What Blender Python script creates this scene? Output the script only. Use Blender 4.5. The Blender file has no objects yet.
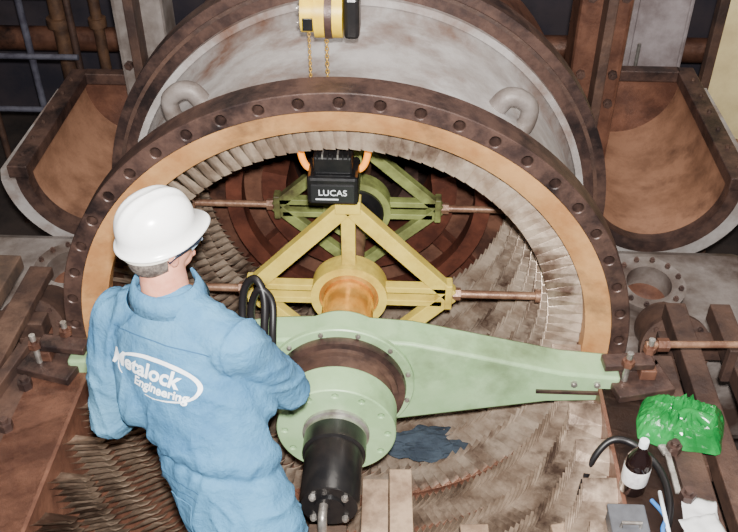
import bpy, bmesh, math, random
from mathutils import Vector, Matrix, noise
from mathutils.bvhtree import BVHTree
random.seed(7)
scene=bpy.context.scene
pi=math.pi
# ------------------------------------------------------------------ materials
def lin(c):
    return tuple(((x/255)/12.92 if x/255<=0.04045 else ((x/255+0.055)/1.055)**2.4) for x in c)+(1,)
MATS={}
def mat(name,c1,c2=None,scale=6,rough=0.6,metal=0.0,bump=0.0,c3=None,bscale=None,contrast=(0.38,0.62),emit=None,trans=0,c3pos=(0.55,0.7),c3scale=None):
    if name in MATS: return MATS[name]
    m=bpy.data.materials.new(name); m.use_nodes=True
    nt=m.node_tree; b=nt.nodes['Principled BSDF']
    b.inputs['Roughness'].default_value=rough; b.inputs['Metallic'].default_value=metal
    tc=nt.nodes.new('ShaderNodeTexCoord')
    def nz(s,det=6):
        n=nt.nodes.new('ShaderNodeTexNoise'); n.inputs['Scale'].default_value=s; n.inputs['Detail'].default_value=det
        n.inputs['Roughness'].default_value=0.65
        nt.links.new(tc.outputs['Object'],n.inputs['Vector']); return n
    b.inputs['Base Color'].default_value=lin(c1)
    if c2:
        n=nz(scale); r=nt.nodes.new('ShaderNodeValToRGB')
        r.color_ramp.elements[0].position=contrast[0]; r.color_ramp.elements[1].position=contrast[1]
        r.color_ramp.elements[0].color=lin(c1); r.color_ramp.elements[1].color=lin(c2)
        nt.links.new(n.outputs['Fac'],r.inputs['Fac'])
        out=r.outputs['Color']
        if c3:
            n2=nz(c3scale or scale*0.37,8); r2=nt.nodes.new('ShaderNodeValToRGB')
            r2.color_ramp.elements[0].position=c3pos[0]; r2.color_ramp.elements[1].position=c3pos[1]
            r2.color_ramp.elements[0].color=(0,0,0,1); r2.color_ramp.elements[1].color=(1,1,1,1)
            nt.links.new(n2.outputs['Fac'],r2.inputs['Fac'])
            mx=nt.nodes.new('ShaderNodeMixRGB'); nt.links.new(r2.outputs['Color'],mx.inputs['Fac'])
            nt.links.new(out,mx.inputs['Color1']); mx.inputs['Color2'].default_value=lin(c3)
            out=mx.outputs['Color']
        nt.links.new(out,b.inputs['Base Color'])
    if bump:
        n3=nz(bscale or scale*4,5); bp=nt.nodes.new('ShaderNodeBump'); bp.inputs['Strength'].default_value=bump
        bp.inputs['Distance'].default_value=0.02
        nt.links.new(n3.outputs['Fac'],bp.inputs['Height']); nt.links.new(bp.outputs['Normal'],b.inputs['Normal'])
    if emit:
        b.inputs['Emission Color'].default_value=lin(emit[0]); b.inputs['Emission Strength'].default_value=emit[1]
    if trans:
        b.inputs['Transmission Weight'].default_value=trans
    MATS[name]=m; return m
M_dark=mat('dark_flange_steel',(62,47,44),(92,70,62),9,0.42,0.3,0.15,c3=(36,28,28),c3pos=(0.5,0.65))
M_tan=mat('tan_rust_band',(200,150,98),(172,120,74),5,0.5,0.05,0.1,c3=(96,68,50),c3pos=(0.54,0.70))
M_grey=mat('grey_cast_casing',(170,165,163),(140,132,128),4,0.48,0.1,0.15,c3=(108,82,70),c3pos=(0.48,0.66),c3scale=2.2)
M_greydk=mat('grey_oily_casing',(136,128,124),(102,92,86),4,0.5,0.1,0.15,c3=(66,52,46),c3pos=(0.48,0.64))
M_brown=mat('brown_oily_cast',(82,54,44),(116,80,64),5,0.38,0.2,0.25,c3=(40,28,26))
M_troughin=mat('rust_inner_shell',(156,116,92),(124,90,70),4,0.45,0.1,0.15,c3=(78,54,44))
M_redbr=mat('redbrown_ring',(112,66,52),(78,46,38),6,0.4,0.3,0.15)
M_blade=mat('vane_metal',(206,186,166),(156,134,116),7,0.3,0.5,0.1,c3=(80,58,48),c3pos=(0.5,0.66))
M_blade2=mat('vane_metal_light',(184,162,142),(130,110,94),7,0.35,0.45,0.1,c3=(70,54,46),c3pos=(0.5,0.64))
M_green=mat('machine_green_paint',(160,192,146),(144,178,130),5,0.38,0.0,0.05,c3=(106,126,90),c3pos=(0.54,0.72))
M_yellow=mat('yellow_paint',(230,206,96),(208,182,78),6,0.42,0,0.08,c3=(144,116,56),c3pos=(0.56,0.74))
M_ygreen=mat('yellow_green_paint',(150,160,92),(114,120,70),6,0.5,0,0.08,c3=(72,66,42),c3pos=(0.48,0.62))
M_brass=mat('brass_sleeve',(250,190,98),(212,146,66),9,0.25,0.6,0.05)
M_black=mat('black_enamel',(20,20,22),(32,30,30),10,0.3,0.1,0.05)
M_rubber=mat('black_rubber',(24,22,24),None,rough=0.4)
M_steel=mat('bright_steel',(180,176,170),(130,122,116),12,0.35,0.7,0.05)
M_ruststeel=mat('rusty_steel_rod',(156,120,96),(112,80,64),12,0.4,0.3,0.15)
M_beam=mat('beam_rust_brown',(84,62,52),(54,40,36),4,0.55,0.1,0.3,c3=(122,94,78),c3pos=(0.56,0.74))
M_wood=mat('plank_wood',(172,146,122),(126,102,84),7,0.75,0,0.2,c3=(80,62,52),c3pos=(0.48,0.64))
M_wooddk=mat('dirty_plank_wood',(94,72,58),(62,48,40),5,0.8,0,0.25,c3=(40,30,28))
M_floor=mat('pit_floor_concrete',(44,38,38),(64,54,50),2.5,0.85,0,0.3,c3=(28,24,24))
M_wall=mat('back_wall_paint',(42,40,52),(62,54,60),1.5,0.8,0,0.1,c3=(30,26,30))
M_hole=mat('dark_bore',(12,9,8),None,rough=0.8)
M_cloth=mat('blue_coverall_cloth',(64,116,150),(46,94,130),4,0.9,0,0.55,c3=(88,136,162),bscale=26,c3pos=(0.5,0.75))
M_rag=mat('faded_blue_rag',(56,68,80),(38,48,60),5,0.9,0,0.4,bscale=40)
M_seam=mat('coverall_seam',(36,76,108),None,rough=0.9)
M_white=mat('white_print',(226,230,234),None,rough=0.7)
M_hat=mat('white_hardhat_plastic',(232,232,232),(222,222,220),8,0.26,0,0)
M_skin=mat('skin',(196,136,112),(178,116,94),14,0.5,0,0.05)
M_hair=mat('greying_hair',(62,54,50),(106,96,88),60,0.7,0,0.5,bscale=160)
M_boot=mat('boot_leather',(40,30,26),(56,44,36),12,0.5,0,0.2)
M_glove=mat('hand_skin',(196,136,112),(176,114,94),14,0.55,0,0.05)

# ------------------------------------------------------------------ mesh helpers
def mk(name,verts,faces,m,smooth=False,autos=False):
    me=bpy.data.meshes.new(name); me.from_pydata([tuple(v) for v in verts],[],faces); me.validate()
    bm=bmesh.new(); bm.from_mesh(me); bmesh.ops.recalc_face_normals(bm,faces=bm.faces); bm.to_mesh(me); bm.free()
    ob=bpy.data.objects.new(name,me); scene.collection.objects.link(ob)
    me.materials.append(m)
    if smooth:
        for p in me.polygons: p.use_smooth=True
    if autos: shade_auto(ob)
    return ob
def shade_auto(ob,ang=35):
    me=ob.data
    for p in me.polygons: p.use_smooth=True
    bm=bmesh.new(); bm.from_mesh(me)
    for e in bm.edges:
        if len(e.link_faces)==2 and e.calc_face_angle(0)>math.radians(ang): e.smooth=False
    bm.to_mesh(me); bm.free()
def bevel(ob,w=0.006,seg=2):
    md=ob.modifiers.new('bevel','BEVEL'); md.width=w; md.segments=seg; md.limit_method='ANGLE'; md.angle_limit=math.radians(40)
    return ob
def lathe(name,prof,m,a0=0,a1=2*pi,segs=128,closed=True,autos=True,c=(0,0)):
    full=abs((a1-a0)-2*pi)<1e-6
    n=segs if full else segs+1
    V=[];F=[];k=len(prof)
    for i in range(n):
        a=a0+(a1-a0)*i/segs
        for r,y in prof: V.append((c[0]+r*math.cos(a),y,c[1]+r*math.sin(a)))
    for i in range(segs):
        j=(i+1)%n
        for q in range(k if closed else k-1):
            q2=(q+1)%k
            F.append((i*k+q,i*k+q2,j*k+q2,j*k+q))
    if not full and closed:
        F.append(tuple(range(k))); F.append(tuple((n-1)*k+q for q in range(k))[::-1])
    ob=mk(name,V,F,m); 
    if autos: shade_auto(ob)
    return ob
def rotm(rx=0,ry=0,rz=0):
    return Matrix.Rotation(rz,3,'Z')@Matrix.Rotation(ry,3,'Y')@Matrix.Rotation(rx,3,'X')
def box(name,c,s,m,rot=None,bev=0.006):
    V=[];R=rot or Matrix.Identity(3)
    for x in(-.5,.5):
        for y in(-.5,.5):
            for z in(-.5,.5): V.append(Vector(c)+R@Vector((x*s[0],y*s[1],z*s[2])))
    F=[(0,1,3,2),(4,6,7,5),(0,4,5,1),(2,3,7,6),(0,2,6,4),(1,5,7,3)]
    ob=mk(name,V,F,m)
    if bev: bevel(ob,bev)
    return ob
def bx(name,x0,x1,y0,y1,z0,z1,m,bev=0.006):
    return box(name,((x0+x1)/2,(y0+y1)/2,(z0+z1)/2),(x1-x0,y1-y0,z1-z0),m,bev=bev)
def beam(name,p0,p1,w,h,m,up=(0,1,0),bev=0.004):
    p0=Vector(p0);p1=Vector(p1);d=(p1-p0);L=d.length;d.normalize()
    u=Vector(up); s=d.cross(u).normalized(); u=s.cross(d).normalized()
    V=[]
    for e in(p0,p1):
        for a,b in((-1,-1),(1,-1),(1,1),(-1,1)): V.append(e+s*a*w/2+u*b*h/2)
    F=[(0,1,2,3),(7,6,5,4),(0,4,5,1),(1,5,6,2),(2,6,7,3),(3,7,4,0)]
    ob=mk(name,V,F,m)
    if bev: bevel(ob,bev)
    return ob
def sweep(name,pts,rad,m,seg=14,caps=True,smoothpath=0):
    P=[Vector(p) for p in pts]
    if smoothpath:
        Q=[]
        n=len(P)
        for i in range(n-1):
            p0=P[max(i-1,0)];p1=P[i];p2=P[i+1];p3=P[min(i+2,n-1)]
            for k in range(smoothpath):
                t=k/smoothpath
                Q.append(0.5*((2*p1)+(p2-p0)*t+(2*p0-5*p1+4*p2-p3)*t*t+(3*p1-p0-3*p2+p3)*t**3))
        Q.append(P[-1]); 
        if isinstance(rad,(list,tuple)):
            rr=[]
            for i in range(n-1):
                for k in range(smoothpath): rr.append(rad[i]+(rad[i+1]-rad[i])*k/smoothpath)
            rr.append(rad[-1]); rad=rr
        P=Q
    n=len(P)
    R=rad if isinstance(rad,(list,tuple)) else [rad]*n
    t0=(P[1]-P[0]).normalized(); u=t0.orthogonal().normalized()
    V=[];F=[]
    for i in range(n):
        t=(P[min(i+1,n-1)]-P[max(i-1,0)]).normalized()
        u=(u-t*u.dot(t)).normalized(); w=t.cross(u)
        for k in range(seg):
            a=2*pi*k/seg; V.append(P[i]+(u*math.cos(a)+w*math.sin(a))*R[i])
    for i in range(n-1):
        for k in range(seg):
            k2=(k+1)%seg; F.append((i*seg+k,i*seg+k2,(i+1)*seg+k2,(i+1)*seg+k))
    if caps: F.append(tuple(range(seg))[::-1]); F.append(tuple((n-1)*seg+k for k in range(seg)))
    ob=mk(name,V,F,m); shade_auto(ob,50); return ob
def cyl(name,p0,p1,r,m,seg=32,r1=None):
    return sweep(name,[p0,p1],[r,r1 if r1 is not None else r],m,seg)
def hexbolts(name,pts,axis,r,h,m):
    V=[];F=[]
    a=Vector(axis).normalized();u=a.orthogonal().normalized();w=a.cross(u)
    for p in pts:
        p=Vector(p);b=len(V)
        for hh in(0,h):
            for k in range(6):
                t=k*pi/3; V.append(p+a*hh+(u*math.cos(t)+w*math.sin(t))*r)
        for k in range(6):
            k2=(k+1)%6; F.append((b+k,b+k2,b+6+k2,b+6+k))
        F.append(tuple(b+6+k for k in range(6))); F.append(tuple(b+k for k in range(6))[::-1])
        b=len(V)
        for hh in(h,h*1.5):
            for k in range(8):
                t=k*pi/4; V.append(p+a*hh+(u*math.cos(t)+w*math.sin(t))*r*0.55)
        for k in range(8):
            k2=(k+1)%8; F.append((b+k,b+k2,b+8+k2,b+8+k))
        F.append(tuple(b+8+k for k in range(8)))
    return mk(name,V,F,m)
def holed_plate(name,outer,holes,y0,y1,m):
    """outer / holes: closed loops of (x,z); extruded along Y"""
    bm=bmesh.new(); E=[]
    for lp in [*outer,*holes]:
        vs=[bm.verts.new((x,y0,z)) for x,z in lp]
        for i in range(len(vs)): E.append(bm.edges.new((vs[i],vs[(i+1)%len(vs)])))
    bmesh.ops.triangle_fill(bm,use_beauty=True,use_dissolve=False,edges=E)
    r=bmesh.ops.extrude_face_region(bm,geom=bm.faces[:])
    for v in r['geom']:
        if isinstance(v,bmesh.types.BMVert): v.co.y=y1
    bmesh.ops.recalc_face_normals(bm,faces=bm.faces)
    me=bpy.data.meshes.new(name); bm.to_mesh(me); bm.free()
    ob=bpy.data.objects.new(name,me); scene.collection.objects.link(ob); me.materials.append(m)
    shade_auto(ob); return ob
def circ(cx,cz,r,n=24,a0=0): return [(cx+r*math.cos(a0+2*pi*i/n),cz+r*math.sin(a0+2*pi*i/n)) for i in range(n)]
def group(name,parts):
    e=bpy.data.objects.new(name,None); scene.collection.objects.link(e)
    bpy.context.view_layer.update()
    mn=Vector((1e9,)*3);mx=Vector((-1e9,)*3)
    for p in parts:
        for c in p.bound_box:
            w=p.matrix_world@Vector(c)
            for i in range(3): mn[i]=min(mn[i],w[i]);mx[i]=max(mx[i],w[i])
    e.location=((mn.x+mx.x)/2,(mn.y+mx.y)/2,mn.z); e.empty_display_size=0.1
    bpy.context.view_layer.update()
    for p in parts:
        if p.parent is None:
            p.parent=e; p.matrix_parent_inverse=e.matrix_world.inverted()
    return e
def blades(name,rows,m):
    V=[];F=[]
    for (y,rr,rt,n,chord,stag,a0,a1) in rows:
        for i in range(n):
            a=a0+(a1-a0)*(i+0.5)/n
            er=Vector((math.cos(a),0,math.sin(a))); et=Vector((-math.sin(a),0,math.cos(a))); ey=Vector((0,1,0))
            b=len(V); th=0.006
            for r,st,ch in((rr,stag,chord),(rt,stag*1.35,chord*0.9)):
                s=math.cos(st);q=math.sin(st)
                for cx,tx in((-.5,0),(-.15,1),(.2,.8),(.5,0),(.15,-.2),(-.15,-.1)):
                    px=cx*ch; tt=tx*th+ (0.012*(1-4*cx*cx))
                    V.append(er*r+ey*(y+px*s-tt*q)+et*(px*q+tt*s))
            for k in range(6):
                k2=(k+1)%6; F.append((b+k,b+k2,b+6+k2,b+6+k))
            F.append(tuple(b+6+k for k in range(6)))
    return mk(name,V,F,m)

# ------------------------------------------------------------------ camera
cam=bpy.data.cameras.new('camera'); co=bpy.data.objects.new('camera',cam); scene.collection.objects.link(co)
co.location=(0.247,-3.08,2.88); co.rotation_euler=(math.radians(51.7),0,math.radians(2.5))
cam.sensor_width=36; cam.lens=44.1; scene.camera=co

# ------------------------------------------------------------------ turbine casing
P=[]
holes=[circ(1.248*math.cos(2*pi*(i+.5)/50),1.248*math.sin(2*pi*(i+.5)/50),0.023,14) for i in range(50)]
P.append(bevel(holed_plate('front_flange',[circ(0,0,1.29,160),circ(0,0,1.21,140)],holes,-0.03,0.11,M_dark),0.004,1))
P.append(lathe('tan_land',[(1.21,-0.022),(1.15,-0.005),(1.102,0.02),(1.102,0.10),(1.21,0.10)],M_tan,a0=-0.05,a1=pi+0.05,segs=100))
P.append(lathe('barrel_shell',[(1.165,0.10),(1.165,0.98),(1.20,1.04),(1.20,1.08),(1.13,1.08),(1.13,0.10)],M_grey,segs=128))
P.append(lathe('inner_liner',[(1.112,0.10),(1.02,1.5),(1.06,1.5),(1.129,0.10)],M_brown,segs=128))
P.append(lathe('lower_liner_lip',[(1.115,-0.04),(1.112,0.10),(1.2,0.10),(1.2,-0.04)],M_brown,a0=pi+0.05,a1=2*pi-0.05,segs=72))
P.append(lathe('rear_flange',[(1.235,1.06),(1.235,1.2),(1.36,1.2),(1.36,1.06)],M_dark,segs=140))
P.append(lathe('rear_flange_groove',[(1.29,1.05),(1.29,1.07),(1.31,1.07),(1.31,1.05)],M_beam,segs=140))
P.append(lathe('rear_lip',[(1.235,1.03),(1.235,1.12),(1.20,1.12),(1.20,1.03)],M_grey,segs=140))
P.append(lathe('exhaust_shell',[(1.24,1.2),(1.24,2.0),(1.15,2.0),(1.15,1.2)],M_brown,segs=96))
P.append(lathe('lower_half_shell',[(1.13,-1.95),(1.13,-0.035),(1.38,-0.035),(1.38,-1.95)],M_brown,a0=pi,a1=2*pi,segs=72))
for s,nm in((-1,'joint_flange_a'),(1,'joint_flange_b')):
    x0,x1=(1.14,1.5) if s>0 else (-1.5,-1.14)
    P.append(bx(nm,x0,x1,-1.95,-0.035,-0.12,0.0,M_beam))
    P.append(hexbolts(nm+'_bolts',[(s*1.38,-1.8+0.24*i,0.0) for i in range(8)],(0,0,1),0.032,0.04,M_dark))
    x0,x1=(1.168,1.30) if s>0 else (-1.30,-1.168)
    P.append(bx(nm+'_side',x0,x1,0.12,1.05,-0.09,0.06,M_dark))
    P.append(hexbolts(nm+'_side_bolts',[(s*1.25,0.2+0.13*i,0.06) for i in range(6)],(0,0,1),0.025,0.03,M_brown))
rows=[]
for k in range(8):
    y=0.16+0.16*k; rr=1.112-0.092*(y-.1)/1.4
    rows.append((y,rr,rr-0.16,116,0.125,0.72,0,2*pi))
rows.append((0.01,1.115,0.965,58,0.12,0.72,pi+0.04,2*pi-0.04))
P.append(blades('stator_vane_rows',rows,M_blade))
rows=[]
for k in range(8):
    y=-0.20-0.20*k
    rows.append((y,1.13,0.99,84,0.15,0.60,pi+0.03,2*pi-0.03))
P.append(blades('lower_vane_rows',rows,M_blade2))
P.append(lathe('rear_bulkhead',[(1.03,1.5),(0.55,1.62),(0.55,1.66),(1.05,1.54)],M_brown,segs=80))
P.append(lathe('bearing_seat_ring',[(0.42,1.25),(0.42,1.62),(0.56,1.62),(0.56,1.25)],M_redbr,a0=pi*0.93,a1=pi*2.07,segs=60))
P.append(lathe('bearing_seat_inner',[(0.26,1.40),(0.26,1.62),(0.34,1.62),(0.34,1.40)],M_dark,a0=pi,a1=pi*2,segs=60))
for i,a in enumerate((0.25,0.75,1.25,1.75)):
    a*=pi
    P.append(beam('bulkhead_strut_%d'%i,(0.5*math.cos(a),1.5,0.5*math.sin(a)),(1.03*math.cos(a),1.5,1.03*math.sin(a)),0.09,0.1,M_redbr))
P.append(lathe('inner_rib_ring',[(0.66,1.15),(0.66,1.25),(0.75,1.25),(0.75,1.15)],M_redbr,a0=pi*0.88,a1=pi*1.5,segs=40))
P.append(lathe('inner_rib_ring_b',[(0.66,1.15),(0.66,1.25),(0.75,1.25),(0.75,1.15)],M_redbr,a0=pi*1.5,a1=pi*2.12,segs=40))
P.append(lathe('deep_bore_shell',[(0.6,1.66),(0.6,2.6),(0.64,2.6),(0.64,1.66)],M_dark,segs=60))
P.append(cyl('deep_bore_end',(0,2.5,0),(0,2.55,0),0.6,M_hole,48))
for s in(-1,1):
    a=math.atan2(0.945,0.74) if s>0 else pi-math.atan2(0.945,0.74)
    er=Vector((math.cos(a),0,math.sin(a))); et=Vector((-math.sin(a),0,math.cos(a)))*(-s)
    b=er*1.15+Vector((0,0.50,0))
    P.append(sweep('lifting_lug_%s'%('a' if s<0 else 'b'),[b-et*0.075,b-et*0.075+er*0.07,b-et*0.03+er*0.105,b+et*0.035+er*0.1,b+et*0.075+er*0.04,b+et*0.08-er*0.01],[0.046,0.044,0.042,0.04,0.04,0.046],M_greydk,16,smoothpath=6))
def port(nm,c,axis,R,L):
    c=Vector(c);ax=Vector(axis).normalized();u=ax.orthogonal().normalized();w=ax.cross(u)
    ps=[]
    prof=[(R,0),(R,-0.04),(R*0.78,-0.04),(R*0.78,-L),(R*0.62,-L),(R*0.62,0)]
    V=[];F=[];n=48;k=len(prof)
    for i in range(n):
        t=2*pi*i/n
        for r,h in prof: V.append(c+ax*h+(u*math.cos(t)+w*math.sin(t))*r)
    for i in range(n):
        j=(i+1)%n
        for q in range(k):
            q2=(q+1)%k;F.append((i*k+q,i*k+q2,j*k+q2,j*k+q))
    o=mk(nm+'_flange',V,F,M_greydk if 'top' in nm else M_beam);shade_auto(o);ps.append(o)
    ps.append(cyl(nm+'_bore',c-ax*(L*0.7),c-ax*(L*0.72),R*0.66,M_brown,32))
    ps.append(hexbolts(nm+'_bolts',[c+(u*math.cos(t)+w*math.sin(t))*R*0.86 for t in [2*pi*i/12 for i in range(12)]],ax,R*0.075,0.018,M_dark))
    return ps
for s in(-1,1):
    t='a' if s<0 else 'b'
    x0,x1=sorted((s*1.19,s*2.35))
    P.append(bx('saddle_%s'%t,x0,x1,0.5,1.40,-1.2,-0.45,M_greydk,0.08))
    P+=port('top_port_%s'%t,(s*1.63,0.86,-0.30),(0,-0.15,1),0.2,0.2)
    P+=port('front_port_%s'%t,(s*1.66,0.33,-0.30),(0,-1,0.35),0.18,0.3)
    P.append(bx('foot_%s'%t,min(s*0.9,s*1.2),max(s*0.9,s*1.2),-1.6,2.0,-2.2,-1.0,M_brown,0.02))
casing=group('turbine_casing',P)

# ------------------------------------------------------------------ bearing housings (half shells)
def housing(cx,y0,y1,R,outer_side):
    ps=[]
    c=(cx,-0.03)
    ps.append(lathe('half_shell',[(R,y0+0.02),(R,y1),(R+0.07,y1),(R+0.07,y0+0.02)],M_troughin,a0=pi,a1=2*pi,segs=48,c=c))
    ps.append(lathe('outer_cladding',[(R+0.071,y0+0.0),(R+0.071,y1),(R+0.20,y1),(R+0.22,y0+0.12),(R+0.17,y0+0.0)],M_grey,a0=pi*1.02,a1=2*pi*0.99,segs=48,c=c))
    ps.append(lathe('front_rim',[(R-0.015,y0-0.03),(R-0.015,y0+0.05),(R+0.062,y0+0.05),(R+0.062,y0-0.03)],M_dark,a0=pi,a1=2*pi,segs=48,c=c))
    for k,s in enumerate((-1,1)):
        xa=cx+s*(R-0.02);xb=cx+s*(R+0.10)
        ps.append(bx('top_rail_%d'%k,min(xa,xb),max(xa,xb),y0-0.03,y1+0.08,-0.03,0.05,M_dark))
        ps.append(hexbolts('rail_bolts_%d'%k,[(cx+s*(R+0.05),y0+0.1+(y1-y0)*i/6,0.05) for i in range(6)],(0,0,1),0.014,0.012,M_beam))
    V=[(cx,y1,-0.03)]+[(cx+(R+.06)*math.cos(pi+pi*i/32),y1,-0.03+(R+.06)*math.sin(pi+pi*i/32)) for i in range(33)]
    V2=[(x,y1+0.06,z) for x,y,z in V]
    n=len(V);F=[tuple(range(n))[::-1],tuple(range(n,2*n))]+[(i,(i+1)%n,n+(i+1)%n,n+i) for i in range(n)]
    ps.append(mk('end_plate',V+V2,F,M_brown))
    ps.append(bx('end_rail',cx-R,cx+R,y1,y1+0.09,-0.028,0.05,M_dark))
    for yy in (y0+0.3,y1-0.2):
        ps.append(bx('pedestal_leg',cx-0.25,cx+0.25,yy-0.1,yy+0.1,-2.2,-0.40-R*0.42,M_brown,0.02))
    return group('bearing_housing',ps)
housing(-1.60,1.38,2.55,0.38,-1)
housing(1.76,1.43,2.76,0.40,1)

# ------------------------------------------------------------------ boring machine
P=[]
def arm_outline():
    pts=[]
    R=0.345; RT=0.268
    pts+= [(1.22,-0.075),(1.22,0.065),(0.97,0.085)]
    pts+= [(0.31,0.232)]
    for i in range(0,17):
        a=math.radians(66)+math.radians(48)*i/16
        pts.append((RT*1.1*math.cos(a),RT*math.sin(a)+0.012*math.sin(pi*i/16)))
    pts+= [(-0.31,0.232),(-0.97,0.085),(-1.22,0.065),(-1.22,-0.075),(-0.93,-0.095)]
    for i in range(0,25):
        a=math.radians(225)+math.radians(90)*i/24
        pts.append((R*math.cos(a),R*math.sin(a)))
    pts.append((0.93,-0.095))
    return pts
P.append(bevel(holed_plate('arm_plate',[arm_outline()],[circ(0,0,0.12,40)],-0.26,-0.10,M_green),0.014,2))
P.append(bx('arm_key_slot',0.86,1.2,-0.272,-0.258,-0.03,-0.015,M_dark,0))
P.append(lathe('hub_boss',[(0.2,-0.26),(0.325,-0.26),(0.325,-0.28),(0.32,-0.285),(0.2,-0.285)],M_green,segs=72))
P.append(lathe('clamp_ring',[(0.2,-0.285),(0.285,-0.285),(0.29,-0.30),(0.285,-0.325),(0.2,-0.325)],M_dark,segs=72))
P.append(lathe('drum_back',[(0.1,-0.325),(0.255,-0.325),(0.255,-0.345),(0.232,-0.345),(0.232,-0.47),(0.1,-0.47)],M_beam,segs=72))
hl=[circ(0.215*math.cos(2*pi*i/12),0.215*math.sin(2*pi*i/12),0.011,10) for i in range(12)]
P.append(bevel(holed_plate('drum_front_flange',[circ(0,0,0.25,72),circ(0,0,0.11,40)],hl,-0.56,-0.42,M_green),0.006,2))
P.append(lathe('spindle_nose',[(0.005,-0.56),(0.14,-0.56),(0.14,-0.575),(0.13,-0.58),(0.13,-0.60),(0.005,-0.60)],M_steel,segs=48))
P.append(lathe('drive_motor',[(0.004,-0.60),(0.13,-0.60),(0.13,-0.68),(0.118,-0.685),(0.118,-0.91),(0.11,-0.925),(0.11,-0.935),(0.06,-0.935),(0.06,-0.945),(0.004,-0.945)],M_black,segs=48))
P.append(hexbolts('motor_bolts',[(0.088*math.cos(t),-0.935,0.088*math.sin(t)) for t in [pi/4+pi/2*i for i in range(4)]],(0,-1,0),0.014,0.014,M_steel))
P.append(sweep('motor_fitting',[(-0.02,-0.94,0.02),(-0.02,-1.0,0.02),(-0.02,-1.02,-0.03),(-0.02,-1.02,-0.1)],0.018,M_steel,12,smoothpath=4))
P.append(hexbolts('arm_bolts',[(0.305*math.cos(t),-0.285,0.305*math.sin(t)) for t in [math.radians(a) for a in range(15,360,30)]],(0,-1,0),0.012,0.01,M_steel))
P.append(hexbolts('bar_end_bolts',[(1.02,-0.26,0.03),(1.12,-0.26,0.03)],(0,-1,0),0.016,0.014,M_steel))
P.append(cyl('boring_bar',(0,-0.2,0),(0,1.55,0),0.06,M_ruststeel,32))
P.append(lathe('brass_sleeve_body',[(0.061,0.02),(0.118,0.02),(0.124,0.035),(0.124,0.30),(0.145,0.31),(0.145,0.36),(0.10,0.36),(0.10,0.45),(0.061,0.45)],M_brass,segs=48))
P.append(lathe('rear_coupling',[(0.061,0.98),(0.12,0.98),(0.15,1.02),(0.15,1.18),(0.10,1.22),(0.061,1.22)],M_black,segs=40))
machine=group('boring_machine',P)

def spider(y,w,h,m,ringm,rodm=None,bw=0.07,low=True):
    ps=[]
    T=(0,y,h);L=(-w,y,0);R_=(w,y,0);B=(0,y,-h)
    ps.append(beam('bar_top_left',T,L,bw,0.06,m));ps.append(beam('bar_top_right',T,R_,bw,0.06,m))
    if low:
        ps.append(beam('bar_low_left',B,L,bw,0.06,m));ps.append(beam('bar_low_right',B,R_,bw,0.06,m))
    ps.append(beam('post_top',(0,y+0.002,h),(0,y+0.002,0.15),bw*0.9,0.055,m))
    ps.append(beam('post_low',(0,y+0.002,-h),(0,y+0.002,-0.15),bw*0.9,0.055,m))
    for s in(-1,1):
        ps.append(beam('cross_%s'%('l' if s<0 else 'r'),(s*0.13,y-0.002,0.035),(s*w,y-0.002,0.035),0.035,0.056,m))
        ps.append(beam('cross_low_%s'%('l' if s<0 else 'r'),(s*0.13,y-0.002,-0.045),(s*w*0.92,y-0.002,-0.045),0.035,0.056,m))
        ps.append(box('end_pad_%s'%('l' if s<0 else 'r'),(s*(w-0.01),y,0),(0.035,0.075,0.15),m))
    ps.append(lathe('hub_ring',[(0.147,y-0.06),(0.188,y-0.06),(0.188,y+0.05),(0.147,y+0.05)],ringm,segs=56))
    ps.append(box('apex_plate',(0,y,h),(0.12,0.075,0.07),m))
    if rodm:
        for s in(-1,1):
            ps.append(cyl('jack_rod_%s'%('l' if s<0 else 'r'),(s*w,y,0.0),(s*0.945,y,0.0),0.02,rodm,20))
            ps.append(cyl('jack_nut_%s'%('l' if s<0 else 'r'),(s*(w+.01),y,0.0),(s*(w+0.05),y,0.0),0.032,rodm,6))
            ps.append(cyl('jack_shoe_%s'%('l' if s<0 else 'r'),(s*(0.915),y,0.0),(s*0.95,y,0.0),0.034,rodm,20))
    return group('support_spider',ps)
spider(0.36,0.50,0.52,M_yellow,M_yellow,M_ruststeel,bw=0.075)
spider(1.10,0.46,0.42,M_ygreen,M_ygreen,M_ruststeel,bw=0.06)

# ------------------------------------------------------------------ hoists
P=[]
hx,hy=-0.06,0.30
HZ=1.47
M_hy=mat('hoist_yellow',(232,196,50),(200,162,36),9,0.4,0,0.05)
P.append(cyl('chain_drum',(hx-0.05,hy,HZ),(hx+0.06,hy,HZ),0.10,M_hy,40))
P.append(cyl('chain_drum_cover',(hx-0.105,hy,HZ),(hx-0.05,hy,HZ),0.08,M_hy,32))
P.append(box('gear_case',(hx+0.095,hy,HZ),(0.06,0.15,0.17),M_black,bev=0.015))
P.append(cyl('drum_band',(hx-0.01,hy,HZ),(hx+0.02,hy,HZ),0.103,M_dark,40))
P.append(hexbolts('drum_bolts',[(hx-0.105,hy+0.05*math.cos(t),HZ+0.05*math.sin(t)) for t in [2*pi*i/5 for i in range(5)]],(-1,0,0),0.01,0.01,M_steel))
P.append(box('rating_plate',(hx-0.075,hy-0.078,HZ-0.02),(0.04,0.012,0.05),M_black,bev=0.002))
P.append(cyl('suspension_rod',(hx,hy,HZ+0.09),(hx,hy,3.56),0.012,M_steel,12))
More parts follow.
